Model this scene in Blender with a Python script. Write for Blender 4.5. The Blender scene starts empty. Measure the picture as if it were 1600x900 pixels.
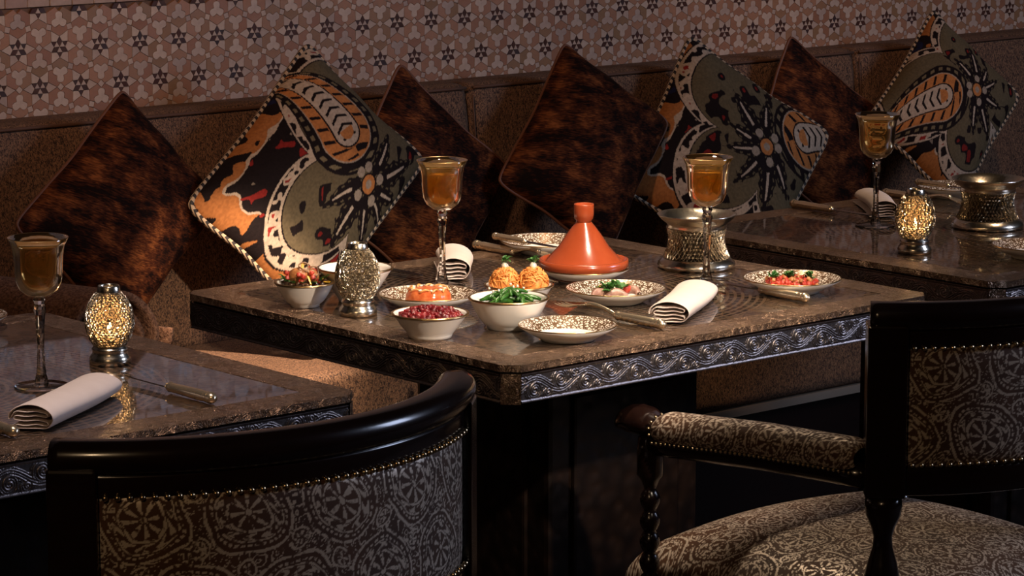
import bpy, bmesh, math, random
import numpy as np
from mathutils import Vector, Matrix
random.seed(7); RNG = np.random.default_rng(5)
SC = bpy.context.scene; COL = SC.collection
PI = math.pi; R_ = math.radians
# ------------------------------------------------------------ camera, world, lights, exposure
cd = bpy.data.cameras.new('camera'); cam = bpy.data.objects.new('camera', cd); COL.objects.link(cam)
cam.location = (-2.858, -3.303, 1.637); cam.rotation_euler = (R_(90-9.968), 0, R_(-40.91))
cd.sensor_width = 36; cd.lens = 105.6; cd.clip_start = .05; SC.camera = cam
w = bpy.data.worlds.new('world'); SC.world = w; w.use_nodes = True
w.node_tree.nodes['Background'].inputs[0].default_value = (.55, .34, .22, 1)
w.node_tree.nodes['Background'].inputs[1].default_value = .006
vs = SC.view_settings; vs.view_transform = 'Standard'; vs.look = 'None'; vs.exposure = 0; vs.gamma = 1; vs.use_curve_mapping = False
SC.cycles.use_denoising = True
def aim(o, t): o.rotation_euler = (Vector(t)-o.location).to_track_quat('-Z', 'Y').to_euler()
def spot(name, loc, tgt, power, size, blend, col, rad=.05):
    l = bpy.data.lights.new(name, 'SPOT'); o = bpy.data.objects.new(name, l); COL.objects.link(o)
    o.location = loc; aim(o, tgt); l.energy = power; l.spot_size = R_(size); l.spot_blend = blend; l.color = col; l.shadow_soft_size = rad
def area(name, loc, tgt, power, sx, sy, col):
    l = bpy.data.lights.new(name, 'AREA'); o = bpy.data.objects.new(name, l); COL.objects.link(o)
    o.location = loc; aim(o, tgt); l.energy = power; l.shape = 'RECTANGLE'; l.size = sx; l.size_y = sy; l.color = col
WARM = (1, .70, .44); WARM2 = (1, .62, .36); COOL = (.62, .72, 1)
spot('downlight_middle_table', (.42, -.60, 2.75), (.44, .36, .75), 230, 30, .5, (1, .80, .60), .04)
spot('track_light_middle', (-.15, -2.0, 2.25), (.42, .38, .76), 330, 20, .5, (1, .82, .64), .04)
spot('downlight_middle_rear', (1.05, 1.05, 2.75), (.50, .40, .75), 90, 40, .6, (1, .78, .55), .04)
spot('downlight_left_table', (-.95, -.30, 2.75), (-.60, .40, .75), 125, 34, .7, (1, .80, .70), .04)
spot('downlight_right_table', (1.75, -.30, 2.75), (1.66, .45, .75), 80, 36, .7, WARM, .04)
spot('downlight_bench', (-.15, .15, 2.75), (.40, 1.24, .5), 950, 11, .6, (1, .74, .54), .03)
spot('wall_washer_left', (-1.3, -.40, 2.40), (.95, 1.7, 1.10), 118, 44, .9, (1, .62, .41), .08)
spot('wall_washer_right', (1.3, -.30, 2.40), (2.7, 1.7, 1.10), 42, 40, .9, (1, .60, .39), .08)
spot('fill_light_chairs', (-3.0, -2.2, 2.5), (-.1, -.5, .62), 42, 40, .8, (1, .66, .36), .06)  # added warm fill from behind camera-left to brighten the chair backs, no actual fixture
area('window_daylight', (3.5, -2.7, 2.5), (.0, -.3, .7), 62, 1.1, 1.3, COOL)
# ------------------------------------------------------------ materials
MATS = {}
class NG:
    """small expression helper for shader nodes"""
    def __init__(s, m): s.t = m.node_tree; s.n = s.t.nodes; s.l = s.t.links
    def node(s, typ, **k):
        x = s.n.new(typ)
        for a, b in k.items(): setattr(x, a, b)
        return x
    def put(s, sock, v):
        if hasattr(v, 'is_output'): s.l.new(v, sock)
        else: sock.default_value = v
    def m(s, op, *a):
        x = s.node('ShaderNodeMath', operation=op)
        for i, v in enumerate(a): s.put(x.inputs[i], v)
        return x.outputs[0]
    def mix(s, f, a, b):
        x = s.node('ShaderNodeMix', data_type='RGBA')
        s.put(x.inputs[0], f); s.put(x.inputs[6], a if hasattr(a, 'is_output') else (*a, 1)[:4]); s.put(x.inputs[7], b if hasattr(b, 'is_output') else (*b, 1)[:4])
        return x.outputs[2]
    def co(s, kind='Object'): return s.node('ShaderNodeTexCoord').outputs[kind]
    def mapping(s, v, scale=(1, 1, 1), rot=(0, 0, 0)):
        x = s.node('ShaderNodeMapping'); s.l.new(v, x.inputs[0]); x.inputs['Scale'].default_value = scale; x.inputs['Rotation'].default_value = rot
        return x.outputs[0]
    def noise(s, v, scale, detail=3, rough=.55, dist=0):
        x = s.node('ShaderNodeTexNoise'); s.l.new(v, x.inputs['Vector']); x.inputs['Scale'].default_value = scale
        x.inputs['Detail'].default_value = detail; x.inputs['Roughness'].default_value = rough; x.inputs['Distortion'].default_value = dist
        return x.outputs[0]
    def voro(s, v, scale, feature='F1', out=0):
        x = s.node('ShaderNodeTexVoronoi', feature=feature); s.l.new(v, x.inputs['Vector']); x.inputs['Scale'].default_value = scale
        return x.outputs[out]
    def ramp(s, f, *stops):
        x = s.node('ShaderNodeValToRGB'); s.put(x.inputs[0], f); e = x.color_ramp.elements
        while len(e) < len(stops): e.new(.5)
        for k, (p, c) in zip(e, stops): k.position = p; k.color = (*c, 1) if len(c) == 3 else c
        return x.outputs[0]
    def bump(s, h, strength=.5, dist=.002):
        x = s.node('ShaderNodeBump'); s.l.new(h, x.inputs['Height']); x.inputs['Strength'].default_value = strength; x.inputs['Distance'].default_value = dist
        return x.outputs[0]
def mat(name, base=(.5, .5, .5), rough=.5, metal=0, **k):
    if name in MATS: return MATS[name]
    m = bpy.data.materials.new(name); m.use_nodes = True; b = m.node_tree.nodes['Principled BSDF']
    b.inputs['Base Color'].default_value = (*base, 1); b.inputs['Roughness'].default_value = rough; b.inputs['Metallic'].default_value = metal
    for a, v in k.items():
        b.inputs[a.replace('_', ' ')].default_value = v
    MATS[name] = m; return m
def nmat(name, **k):
    m = mat(name, **k); return m, NG(m), m.node_tree.nodes['Principled BSDF']
# tile: tone differs from piece to piece
def tile_mat(name, c1, c2, c3, rough=.35):
    m, g, b = nmat(name, rough=rough)
    r = g.m('FRACT', g.m('ADD', g.node('ShaderNodeObjectInfo').outputs['Random'], g.node('ShaderNodeNewGeometry').outputs['Random Per Island']))
    c = g.ramp(r, (0, c1), (.5, c2), (1, c3)); n = g.noise(g.co(), 90, 3)
    g.put(b.inputs['Base Color'], g.mix(g.m('MULTIPLY', n, .5), c, (.16, .10, .07)))
    g.put(b.inputs['Normal'], g.bump(g.noise(g.co(), 45, 2), .25, .003)); return m
T_BROWN = tile_mat('brown_glazed_tile', (.30, .13, .07), (.42, .21, .12), (.27, .15, .07))
T_LIGHT = tile_mat('pale_glazed_tile', (.50, .37, .30), (.62, .48, .38), (.42, .32, .27))
T_DARK = tile_mat('dark_glazed_tile', (.030, .008, .008), (.05, .012, .012), (.015, .015, .03), .25)
GROUT = mat('grout', (.13, .075, .05), .9)
PLASTER = mat('plaster', (.33, .22, .16), .9)
BRICK = tile_mat('plain_brick_tile', (.44, .28, .20), (.50, .36, .28), (.40, .25, .19))
# sofa fabric: fine rippled weave
SOFA, g, b = nmat('rippled_brown_fabric', rough=.8)
n = g.noise(g.mapping(g.co(), (1, 1, .55)), 330, 2, .5, 1.2)
g.put(b.inputs['Base Color'], g.ramp(n, (.38, (.022, .008, .004)), (.62, (.22, .115, .06))))
g.put(b.inputs['Normal'], g.bump(n, .5, .003))
SOFAP = mat('sofa_piping_cord', (.09, .04, .02), .7)
def velvet(name, seed):
    m, g, b = nmat(name, rough=.75)
    v = g.mapping(g.co(), (1, 1, 1), (.3*seed, seed, .7))
    n1 = g.noise(g.mapping(v, (9, 30, 14)), 1, 4, .65, .6); n2 = g.noise(v, 19, 3, .6); n3 = g.noise(g.mapping(v, (60, 420, 100)), 1, 2)
    f = g.m('ADD', g.m('MULTIPLY', n1, .55), g.m('ADD', g.m('MULTIPLY', n2, .45), g.m('MULTIPLY', g.m('SUBTRACT', n3, .5), .35)))
    g.put(b.inputs['Base Color'], g.ramp(f, (.42, (.007, .0025, .002)), (.53, (.055, .015, .006)), (.68, (.22, .070, .020))))
    b.inputs['Specular IOR Level'].default_value = .08; return m
VELVET = velvet('mottled_brown_velvet', 1)
VPIPE = mat('brown_cushion_piping', (.13, .045, .018), .6)
TERRY, g, b = nmat('brown_terry', rough=.95)
n = g.noise(g.co(), 170, 3, .7); g.put(b.inputs['Base Color'], g.ramp(n, (.35, (.09, .035, .018)), (.65, (.34, .17, .095)))); g.put(b.inputs['Normal'], g.bump(n, 1, .006))
def attr_mat(name, rough, attr='design'):
    m, g, b = nmat(name, rough=rough); a = g.node('ShaderNodeVertexColor', layer_name=attr)
    g.put(b.inputs['Base Color'], a.outputs[0]); return m, g, b, a
PRINT, g, b, a = attr_mat('printed_paisley_cloth', .8); g.put(b.inputs['Normal'], g.bump(g.noise(g.co(), 300, 2), .2, .002)); b.inputs['Specular IOR Level'].default_value = .1
DAMASK, g, b, a = attr_mat('damask_upholstery', .6)
sx = g.node('ShaderNodeSeparateColor'); g.l.new(a.outputs[0], sx.inputs[0]); mk = g.m('MAXIMUM', sx.outputs[0], 0)
g.put(b.inputs['Base Color'], g.mix(mk, g.mix(g.noise(g.co(), 14, 3), (.014, .005, .003), (.11, .042, .013)), (.62, .51, .41)))
g.put(b.inputs['Metallic'], g.m('MULTIPLY', mk, .35))
g.put(b.inputs['Roughness'], g.m('SUBTRACT', .75, g.m('MULTIPLY', mk, .35)))
ROPE, g, b = nmat('twisted_black_and_cream_rope', rough=.7)
uv = g.node('ShaderNodeUVMap'); s_ = g.node('ShaderNodeSeparateXYZ'); g.l.new(uv.outputs[0], s_.inputs[0])
g.put(b.inputs['Base Color'], g.ramp(g.m('FRACT', g.m('ADD', s_.outputs[0], s_.outputs[1])), (.45, (.012, .007, .005)), (.52, (.42, .30, .19))))
DARKWOOD, g, b = nmat('black_polished_wood', rough=.22)
g.put(b.inputs['Base Color'], g.mix(g.noise(g.mapping(g.co(), (4, 40, 40)), 3, 3), (.006, .003, .003), (.016, .006, .004))); b.inputs['Coat Weight'].default_value = .35; b.inputs['Coat Roughness'].default_value = .12
CARVED, g, b = nmat('carved_dark_wood', rough=.4); nz = g.voro(g.co(), 42, 'SMOOTH_F1'); g.put(b.inputs['Base Color'], g.ramp(nz, (.1, (.012, .006, .004)), (.6, (.004, .002, .0015)))); g.put(b.inputs['Normal'], g.bump(nz, .4, .006)); b.inputs['Specular IOR Level'].default_value = .25
NAIL = mat('brass_nailhead', (.62, .46, .26), .28, 1)
# table metals
PEWTER, g, b = nmat('engraved_pewter', rough=.38, metal=1)
n = g.noise(g.co(), 260, 3, .6); g.put(b.inputs['Base Color'], g.mix(n, (.08, .065, .064), (.36, .31, .30))); g.put(b.inputs['Normal'], g.bump(n, .25, .002))
BORDER, g, b = nmat('chased_bronze_border', rough=.36, metal=.85)
n = g.noise(g.co(), 55, 3, .6, 2.2); n2 = g.noise(g.co(), 230, 2, .5, 1.5); f = g.m('ADD', g.m('MULTIPLY', g.m('PINGPONG', g.m('MULTIPLY', n, 9), 1), .6), g.m('MULTIPLY', n2, .5))
g.put(b.inputs['Base Color'], g.mix(f, (.085, .045, .028), (.33, .215, .145))); g.put(b.inputs['Normal'], g.bump(f, .9, .004))
GLASSTOP, g, b = nmat('glass_over_pierced_bronze', rough=.4, metal=.55)
s_ = g.node('ShaderNodeSeparateXYZ'); g.l.new(g.co(), s_.inputs[0]); X, Y = s_.outputs[0], s_.outputs[1]
r = g.m('SQRT', g.m('ADD', g.m('MULTIPLY', X, X), g.m('MULTIPLY', Y, Y))); th = g.m('ADD', g.m('DIVIDE', g.m('ARCTAN2', Y, X), 2*PI), .5)
k = g.m('DIVIDE', r, .0125); ring = g.m('FLOOR', k); fr = g.m('FRACT', k)
dash = g.m('FRACT', g.m('ADD', g.m('MULTIPLY', th, g.m('ADD', g.m('MULTIPLY', ring, 3), 5)), g.m('MULTIPLY', ring, .37)))
hole = g.m('MULTIPLY', g.m('MULTIPLY', g.m('GREATER_THAN', fr, .28), g.m('LESS_THAN', fr, .86)), g.m('MULTIPLY', g.m('GREATER_THAN', dash, .2), g.m('LESS_THAN', r, .355)))
eng = g.m('PINGPONG', g.m('MULTIPLY', g.noise(g.co(), 24, 2, .5, 1.5), 8), 1)
base = g.mix(g.m('MULTIPLY', eng, g.m('GREATER_THAN', r, .355)), (.15, .088, .050), (.035, .020, .012))
g.put(b.inputs['Base Color'], g.mix(hole, base, (.010, .006, .004))); b.inputs['Coat Weight'].default_value = 1; b.inputs['Coat Roughness'].default_value = .035
g.put(b.inputs['Normal'], g.bump(g.m('ADD', g.m('MULTIPLY', eng, .4), hole), .3, .002))
SILVER, g, b = nmat('hammered_silver', rough=.24, metal=1); n = g.noise(g.co(), 160, 2); g.put(b.inputs['Base Color'], g.mix(n, (.52, .44, .33), (.85, .78, .66))); g.put(b.inputs['Normal'], g.bump(n, .12, .002))
CUTLERY = mat('silver_cutlery', (.82, .68, .48), .26, .92)
BLADE = mat('steel_blade', (.45, .42, .40), .15, 1)
LINER = mat('dark_bronze_liner', (.08, .06, .04), .4, 1)
CHINA = mat('white_china', (.80, .76, .71), .14, Coat_Weight=.3)
GOLD = mat('gold_rim', (.55, .36, .17), .28, 1)
FILI, g, b = nmat('gold_filigree_on_china', rough=.25)
e = g.voro(g.co(), 185, 'DISTANCE_TO_EDGE'); e2 = g.noise(g.co(), 210, 2, .5, 1.5); f = g.m('LESS_THAN', g.m('ADD', e, g.m('MULTIPLY', g.m('SUBTRACT', e2, .5), .35)), .16)
g.put(b.inputs['Base Color'], g.mix(f, (.70, .62, .54), (.24, .14, .075))); g.put(b.inputs['Metallic'], g.m('MULTIPLY', f, .6))
LINEN, g, b = nmat('linen', rough=.9); n = g.noise(g.mapping(g.co(), (1, 1, 1)), 900, 2); n2 = g.noise(g.co(), 30, 2)
g.put(b.inputs['Base Color'], g.mix(n2, (.62, .52, .47), (.72, .62, .57))); g.put(b.inputs['Normal'], g.bump(n, .25, .001))
def glass(name, col, rough=.0):
    return mat(name, col, rough, Transmission_Weight=1, IOR=1.47)
CLEAR = glass('clear_crystal', (.97, .96, .95)); AMBER = glass('amber_crystal', (1, .80, .46)); WINE = glass('amber_drink', (.98, .62, .16)); AMBER.node_tree.nodes['Principled BSDF'].inputs['IOR'].default_value = 1.3; WINE.node_tree.nodes['Principled BSDF'].inputs['IOR'].default_value = 1.15
TERRA, g, b = nmat('glazed_terracotta', rough=.22); g.put(b.inputs['Base Color'], g.mix(g.noise(g.co(), 60, 3), (.31, .052, .016), (.40, .075, .025))); b.inputs['Coat Weight'].default_value = .5; b.inputs['Coat Roughness'].default_value = .08
FLAME = mat('candle_flame', (1, .6, .2), .5, Emission_Color=(1, .62, .25, 1), Emission_Strength=14)
WAX = mat('candle_wax', (.7, .6, .45), .5)
def scatter(m, col, k):      # cut facets and drink scatter a little light through
    t = m.node_tree; b = t.nodes['Principled BSDF']; o = t.nodes['Material Output']; tr = t.nodes.new('ShaderNodeBsdfTranslucent'); tr.inputs[0].default_value = (*col, 1); mx = t.nodes.new('ShaderNodeMixShader'); mx.inputs[0].default_value = k
    t.links.new(b.outputs[0], mx.inputs[1]); t.links.new(tr.outputs[0], mx.inputs[2]); t.links.new(mx.outputs[0], o.inputs[0])
scatter(AMBER, (1, .62, .18), .06); scatter(WINE, (1, .55, .10), .12)
def food(name, c1, c2, scale=60, rough=.35, **k):
    m, g, b = nmat(name, rough=rough, **k); n = g.noise(g.co(), scale, 3, .6); g.put(b.inputs['Base Color'], g.ramp(n, (.35, c1), (.65, c2))); g.put(b.inputs['Normal'], g.bump(n, .3, .003)); return m
F_BEET = food('beetroot', (.08, .004, .006), (.22, .010, .014)); F_BEAN = food('green_bean_skin', (.016, .065, .008), (.05, .16, .025), 90, .25)
F_CARROT = food('shredded_carrot', (.62, .19, .03), (.90, .42, .11), 120, .5); F_ASPIC = food('tomato_mould', (.48, .09, .025), (.62, .18, .06), 90, .15)
F_HERB = food('herb_leaf', (.02, .10, .015), (.07, .22, .04), 150, .5); F_SQUID = food('braised_meat', (.25, .12, .09), (.52, .33, .26), 70)
F_CREAM = food('white_cheese', (.75, .68, .55), (.85, .80, .70)); F_RED = food('red_pepper', (.30, .02, .015), (.55, .06, .03)); F_YEL = food('yellow_pepper', (.75, .40, .03), (.85, .55, .08))
F_CHIC = food('browned_chicken', (.30, .10, .03), (.62, .27, .10)); F_OLIVE = food('dark_olive', (.03, .015, .012), (.08, .04, .02), 60, .2); F_ORANGE = food('orange_slice', (.75, .30, .07), (.85, .48, .20), 100)
F_ONION = food('fried_onion', (.20, .09, .04), (.42, .25, .14)); F_PINK = food('pink_dip', (.62, .36, .28), (.72, .50, .40)); CARPET = food('dark_carpet', (.02, .010, .007), (.04, .02, .012), 40, .95)
# ------------------------------------------------------------ builders
def props(o, label=None, cat=None, group=None, kind=None):
    for k, v in (('label', label), ('category', cat), ('group', group), ('kind', kind)):
        if v: o[k] = v
    return o
def link(name, me, m, parent=None, loc=None, rot=None, smooth=True, **k):
    o = bpy.data.objects.new(name, me); COL.objects.link(o)
    if m and not me.materials:
        for x in (m if isinstance(m, (list, tuple)) else [m]): me.materials.append(x)
    if smooth and len(me.polygons) and not me.get('flat'):
        me.polygons.foreach_set('use_smooth', np.ones(len(me.polygons), bool))
    if parent: o.parent = parent
    if loc is not None: o.location = loc
    if rot is not None: o.rotation_euler = rot
    return props(o, **k)
def empty(name, loc, rz=0, **k):
    o = bpy.data.objects.new(name, None); COL.objects.link(o); o.location = loc; o.rotation_euler = (0, 0, rz); o.empty_display_size = .05
    return props(o, **k)
def pymesh(name, v, f, flat=False):
    me = bpy.data.meshes.new(name); me.from_pydata([tuple(map(float, p)) for p in v], [], f); me.update()
    if flat: me['flat'] = 1
    return me
def gridmesh(name, V, cu=False, cv=False, color=None, uv=None):
    V = np.asarray(V, float); n, m = V.shape[:2]; me = bpy.data.meshes.new(name)
    i = np.arange(n if cu else n-1); j = np.arange(m if cv else m-1); I, J = np.meshgrid(i, j, indexing='ij'); I2, J2 = (I+1) % n, (J+1) % m
    F = np.stack([I*m+J, I2*m+J, I2*m+J2, I*m+J2], -1).reshape(-1, 4)
    me.vertices.add(n*m); me.vertices.foreach_set('co', V.reshape(-1)); nf = len(F)
    me.loops.add(nf*4); me.loops.foreach_set('vertex_index', F.reshape(-1).astype(np.int32))
    me.polygons.add(nf); me.polygons.foreach_set('loop_start', np.arange(0, nf*4, 4, dtype=np.int32)); me.update(calc_edges=True); me.validate()
    if color is not None:
        a = me.color_attributes.new('design', 'FLOAT_COLOR', 'POINT'); c = np.ones((n*m, 4)); c[:, :3] = np.asarray(color).reshape(-1, 3); a.data.foreach_set('color', c.reshape(-1))
    if uv is not None:
        l = me.uv_layers.new(name='UVMap'); l.data.foreach_set('uv', np.asarray(uv, float).reshape(-1, 2)[F.reshape(-1)].reshape(-1))
    return me
def joinmesh(name, *ms):
    bm = bmesh.new()
    for m in ms: bm.from_mesh(m)
    me = bpy.data.meshes.new(name); bm.to_mesh(me); bm.free(); return me
def lathe(name, prof, seg=40, flat=False, z0=0, cap=True):
    pr = np.array(prof, float); a = np.arange(seg)*2*PI/seg
    v = [(r*math.cos(t), r*math.sin(t), z+z0) for r, z in pr for t in a]; f = []
    for i in range(len(pr)-1):
        for j in range(seg): f.append((i*seg+j, i*seg+(j+1) % seg, (i+1)*seg+(j+1) % seg, (i+1)*seg+j))
    if cap:
        if pr[0][0] > 1e-4: f.append(tuple(range(seg-1, -1, -1)))
        if pr[-1][0] > 1e-4: k = (len(pr)-1)*seg; f.append(tuple(range(k, k+seg)))
    return pymesh(name, v, f, flat)
def boxmesh(name, x0, x1, y0, y1, z0, z1, bev=0, seg=2):
    bm = bmesh.new(); bmesh.ops.create_cube(bm, size=1)
    for v in bm.verts: v.co = ((x0+x1)/2+v.co.x*(x1-x0), (y0+y1)/2+v.co.y*(y1-y0), (z0+z1)/2+v.co.z*(z1-z0))
    if bev: bmesh.ops.bevel(bm, geom=bm.edges[:], offset=bev, segments=seg, profile=.6, affect='EDGES')
    me = bpy.data.meshes.new(name); bm.to_mesh(me); bm.free(); me['flat'] = 1; return me
def prism(name, poly, z0, z1):
    n = len(poly); v = [(x, y, z0) for x, y in poly]+[(x, y, z1) for x, y in poly]
    return pymesh(name, v, [tuple(range(n-1, -1, -1)), tuple(range(n, 2*n))]+[(i, (i+1) % n, n+(i+1) % n, n+i) for i in range(n)], True)
def tube(name, pts, rad, seg=8, closed=False, uvk=None):
    P = np.array(pts, float); n = len(P); T = np.roll(P, -1, 0)-np.roll(P, 1, 0)
    if not closed: T[0] = P[1]-P[0]; T[-1] = P[-1]-P[-2]
    T /= np.linalg.norm(T, axis=1)[:, None]+1e-12; up = np.array([.13, .21, .97]); rad = np.broadcast_to(rad, n)
    N = np.cross(T, up); N /= np.linalg.norm(N, axis=1)[:, None]+1e-9; B = np.cross(T, N); a = np.arange(seg)*2*PI/seg
    V = P[:, None]+rad[:, None, None]*(np.cos(a)[None, :, None]*N[:, None]+np.sin(a)[None, :, None]*B[:, None])
    uv = None
    if uvk:
        L = np.concatenate([[0], np.cumsum(np.linalg.norm(np.diff(P, axis=0), axis=1))]); uv = np.stack(np.broadcast_arrays((L*uvk)[:, None], (np.arange(seg)/seg)[None]), -1)
    me = gridmesh(name, V, closed, True, uv=uv)
    if not closed:
        bm = bmesh.new(); bm.from_mesh(me); bm.verts.ensure_lookup_table()
        bm.faces.new([bm.verts[i] for i in range(seg)]); bm.faces.new([bm.verts[(n-1)*seg+i] for i in range(seg-1, -1, -1)]); bm.to_mesh(me); bm.free()
    return me
def blob(name, r, sub=2, jit=.12, sc=(1, 1, 1)):
    bm = bmesh.new(); bmesh.ops.create_icosphere(bm, subdivisions=sub, radius=r)
    for v in bm.verts:
        k = 1+random.uniform(-jit, jit); v.co = Vector((v.co.x*sc[0], v.co.y*sc[1], v.co.z*sc[2]))*k
    me = bpy.data.meshes.new(name); bm.to_mesh(me); bm.free(); return me
def place(me, M):
    m = me.copy(); m.transform(M); return m
def TR(x, y, z, rz=0, rx=0, ry=0, s=1): return Matrix.Translation((x, y, z)) @ Matrix.Rotation(rz, 4, 'Z') @ Matrix.Rotation(rx, 4, 'X') @ Matrix.Rotation(ry, 4, 'Y') @ Matrix.Scale(s, 4)
def copy_tree(o, parent=None):
    c = o.copy(); COL.objects.link(c); c.parent = parent
    for ch in [x for x in bpy.data.objects if x.parent == o]: copy_tree(ch, c)
    return c
def vnoise(x, y, seed=0):
    xi, yi = np.floor(x).astype(int), np.floor(y).astype(int); fx, fy = x-xi, y-yi; fx = fx*fx*(3-2*fx); fy = fy*fy*(3-2*fy)
    h = lambda a, b: (np.sin(a*127.1+b*311.7+seed*74.7)*43758.5453) % 1
    return (h(xi, yi)*(1-fx)+h(xi+1, yi)*fx)*(1-fy)+(h(xi, yi+1)*(1-fx)+h(xi+1, yi+1)*fx)*fy
def band(d, c, w): return (np.abs(d-c) < w).astype(float)
def damask(u, v):
    """0..1 mask of pale woven ornament: ringed medallions with rosettes, small roundels and leaves between"""
    u = u*1.42; v = v*1.42; P = .165; u = u+.005*np.sin(v*55)+.006*(vnoise(u*45, v*45, 11)-.5); v = v+.005*np.sin(u*47)+.006*(vnoise(u*45+7, v*45, 12)-.5)
    m = np.zeros_like(u)
    row = np.floor(v/(P*.87)+.5); uu = u/P-.5*(row % 2); cx = np.floor(uu+.5); du = (uu-cx)*P; dv = v-row*P*.87
    r = np.hypot(du, dv); t = np.arctan2(dv, du)
    m += band(r, .071, .0024)+band(r, .060, .0020)*(np.sin(t*34) > -.3)+band(r, .0535, .0014)
    m += ((r > .040) & (r < .051)) * (np.abs(np.sin(t*5+np.sin(r*300))) > .72)
    m += band(r, .036, .0022)
    m += (r < .032)*(r > .008)*(np.cos(t*8) > .25+np.abs(r-.02)*25)*(np.abs(np.sin(t*4)) < .93)
    m += (r < .006)
    for k in range(6):   # small roundels around
        a = k*PI/3+PI/6; q = np.hypot(du-.0955*math.cos(a), dv-.0955*math.sin(a)); tt = np.arctan2(dv-.0955*math.sin(a), du-.0955*math.cos(a))
        m += band(q, .0165, .0018)+(q < .011)*(np.cos(tt*5) > .1)
    w1 = vnoise(u*75, v*75, 1)+.5*vnoise(u*150, v*150, 2); m += (r > .074)*(np.abs((w1*2.3) % 1-.5) < .10)
    br = vnoise(u*230, v*230, 3)*.6+vnoise(u*110, v*110, 13)*.4; m = np.clip(m, 0, 1)*np.clip((br-.30)*7, 0, 1); return m
def col3(m): return np.repeat(m[..., None], 3, -1)
def paisley_print(a, b, flower, ang, mirror=1):
    """a, b: cushion coordinates (right, up; corners at +-1). returns rgb"""
    BLK = np.array([.010, .006, .006]); OLV = np.array([.105, .080, .045]); CRM = np.array([.40, .31, .23]); ORG = np.array([.40, .15, .045]); RED = np.array([.22, .018, .014]); NVY = np.array([.010, .012, .045])
    x, y = a-flower[0], (b-flower[1]); c, s = math.cos(ang), math.sin(ang); p = x*c+y*s; q = (-x*s+y*c)*mirror
    C = np.broadcast_to(BLK, a.shape+(3,)).copy()
    def put(mask, col): C[mask] = col
    n1 = vnoise(a*3.1+9, b*3.1, 4); n2 = vnoise(a*26, b*26, 5); n3 = vnoise(a*14, b*14, 6); r = np.hypot(p, q); t = np.arctan2(q, p); wob = .02*np.sin(a*40)+.02*np.sin(b*37)
    ed = np.abs(a)+np.abs(b); put((n1+wob*1.5 > .52) & (ed > .74+wob), ORG*.8); put((n1+wob*1.5 > .52) & (np.abs(ed-.74-wob) < .012), CRM); put((n1 < .28) & (ed > .72+wob), RED); put((n1 < .28) & (np.abs(ed-.72-wob) < .01), CRM); put((n1 > .40) & (n3 > .64) & (ed > .78), BLK); put((ed < .74) & (n3 > .80), RED*.9); put((ed < .74) & (n3 < .10), CRM*.5); put((n1 < .27) & (n3 > .55), BLK); put((n1 > .40) & (n1 < .5) & (n3 > .82), ORG*.8); put((n1 > .3) & (n1 < .38) & (n1 > .33), NVY)
    lob = .50+.34*np.abs(np.sin(2*t+1.25))**.8; lob = lob+.10*np.sin(t*1.0+.6)+.20*np.exp(-(t/.45)**2)
    put(r < lob+.055, BLK); put(r < lob+.045, CRM); put((r < lob+.025) & (r > lob-.045) & (n2 > .55), BLK); put((r < lob+.02) & (r > lob-.03) & (n2 < .12), RED)
    put(r < lob-.065, BLK); put(r < lob-.075, OLV); put((r < lob-.12) & (r > .34) & (n3 > .62) & (np.abs(t) > .9), BLK); put((r < lob-.14) & (r > .40) & (n3 > .84) & (np.abs(t) > .9), RED*.7)
    for k, (th, L, wd) in enumerate(((1.25, .42, .075), (1.9, .5, .085), (2.6, .36, .07), (-1.15, .42, .075), (-1.8, .5, .085), (-2.5, .42, .07), (3.1, .38, .06))):
        pp = p*math.cos(th)+q*math.sin(th); qq = -p*math.sin(th)+q*math.cos(th)+.10*(pp/L)**2; s_ = np.clip(pp/L, 0, 1); wl = wd*np.sin(PI*s_**.8)*(1+.10*np.sin(pp*75)); on = (pp > .05) & (pp < L)
        put(on & (np.abs(qq) < wl), BLK); put(on & (np.abs(qq) < wl*.15) & (s_ > .38) & (s_ < .78), CRM); put(on & (np.abs(np.abs(qq)-wl*.72) < .006) & (np.sin(pp*110) > .2), OLV)
    pb, Rb, tip = .43, .315, 1.16; cv = -.18*np.clip((p-pb)/(tip-pb), 0, 1)**2; Q = q-cv   # the paisley drop
    wp = np.where(p < pb, np.sqrt(np.clip(Rb**2-(p-pb)**2*1.05, 0, None)), Rb*np.clip(1-(p-pb)/(tip-pb), 0, 1)**.85*(1+.35*np.clip((p-pb)/(tip-pb), 0, 1)))
    d = np.where(wp > 1e-3, np.abs(Q)/np.maximum(wp, 1e-3), 9); d = np.where(p < pb, np.hypot(p-pb, Q)/Rb, d)
    put(d < 1, BLK); put((np.abs(d-.88) < .05) & (np.sin(p*70+Q*20) > .1), OLV*1.4); put(d < .74, CRM*.8); put(d < .71, ORG); put((d < .68) & (d > .42) & (np.sin(p*58+np.sign(Q)*d*9) > .68), BLK)
    put(d < .40, BLK); put(d < .355, CRM); put((d < .26) & (np.sin(p*80+5*np.abs(Q)*8) > .6), BLK); put((d < .2) & (p < pb+.02), ORG)
    for k in range(9):
        th = .4+k*2*PI/9; pp, qq = p-.115*math.cos(th), q-.115*math.sin(th); put(np.hypot(pp, qq) < .036, BLK if k % 2 else CRM*.7)
    put(r < .075, BLK); put(r < .062, ORG); put((r < .03), CRM*.7)
    return C*(.8+.4*vnoise(a*90, b*90, 8))[..., None]
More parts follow.
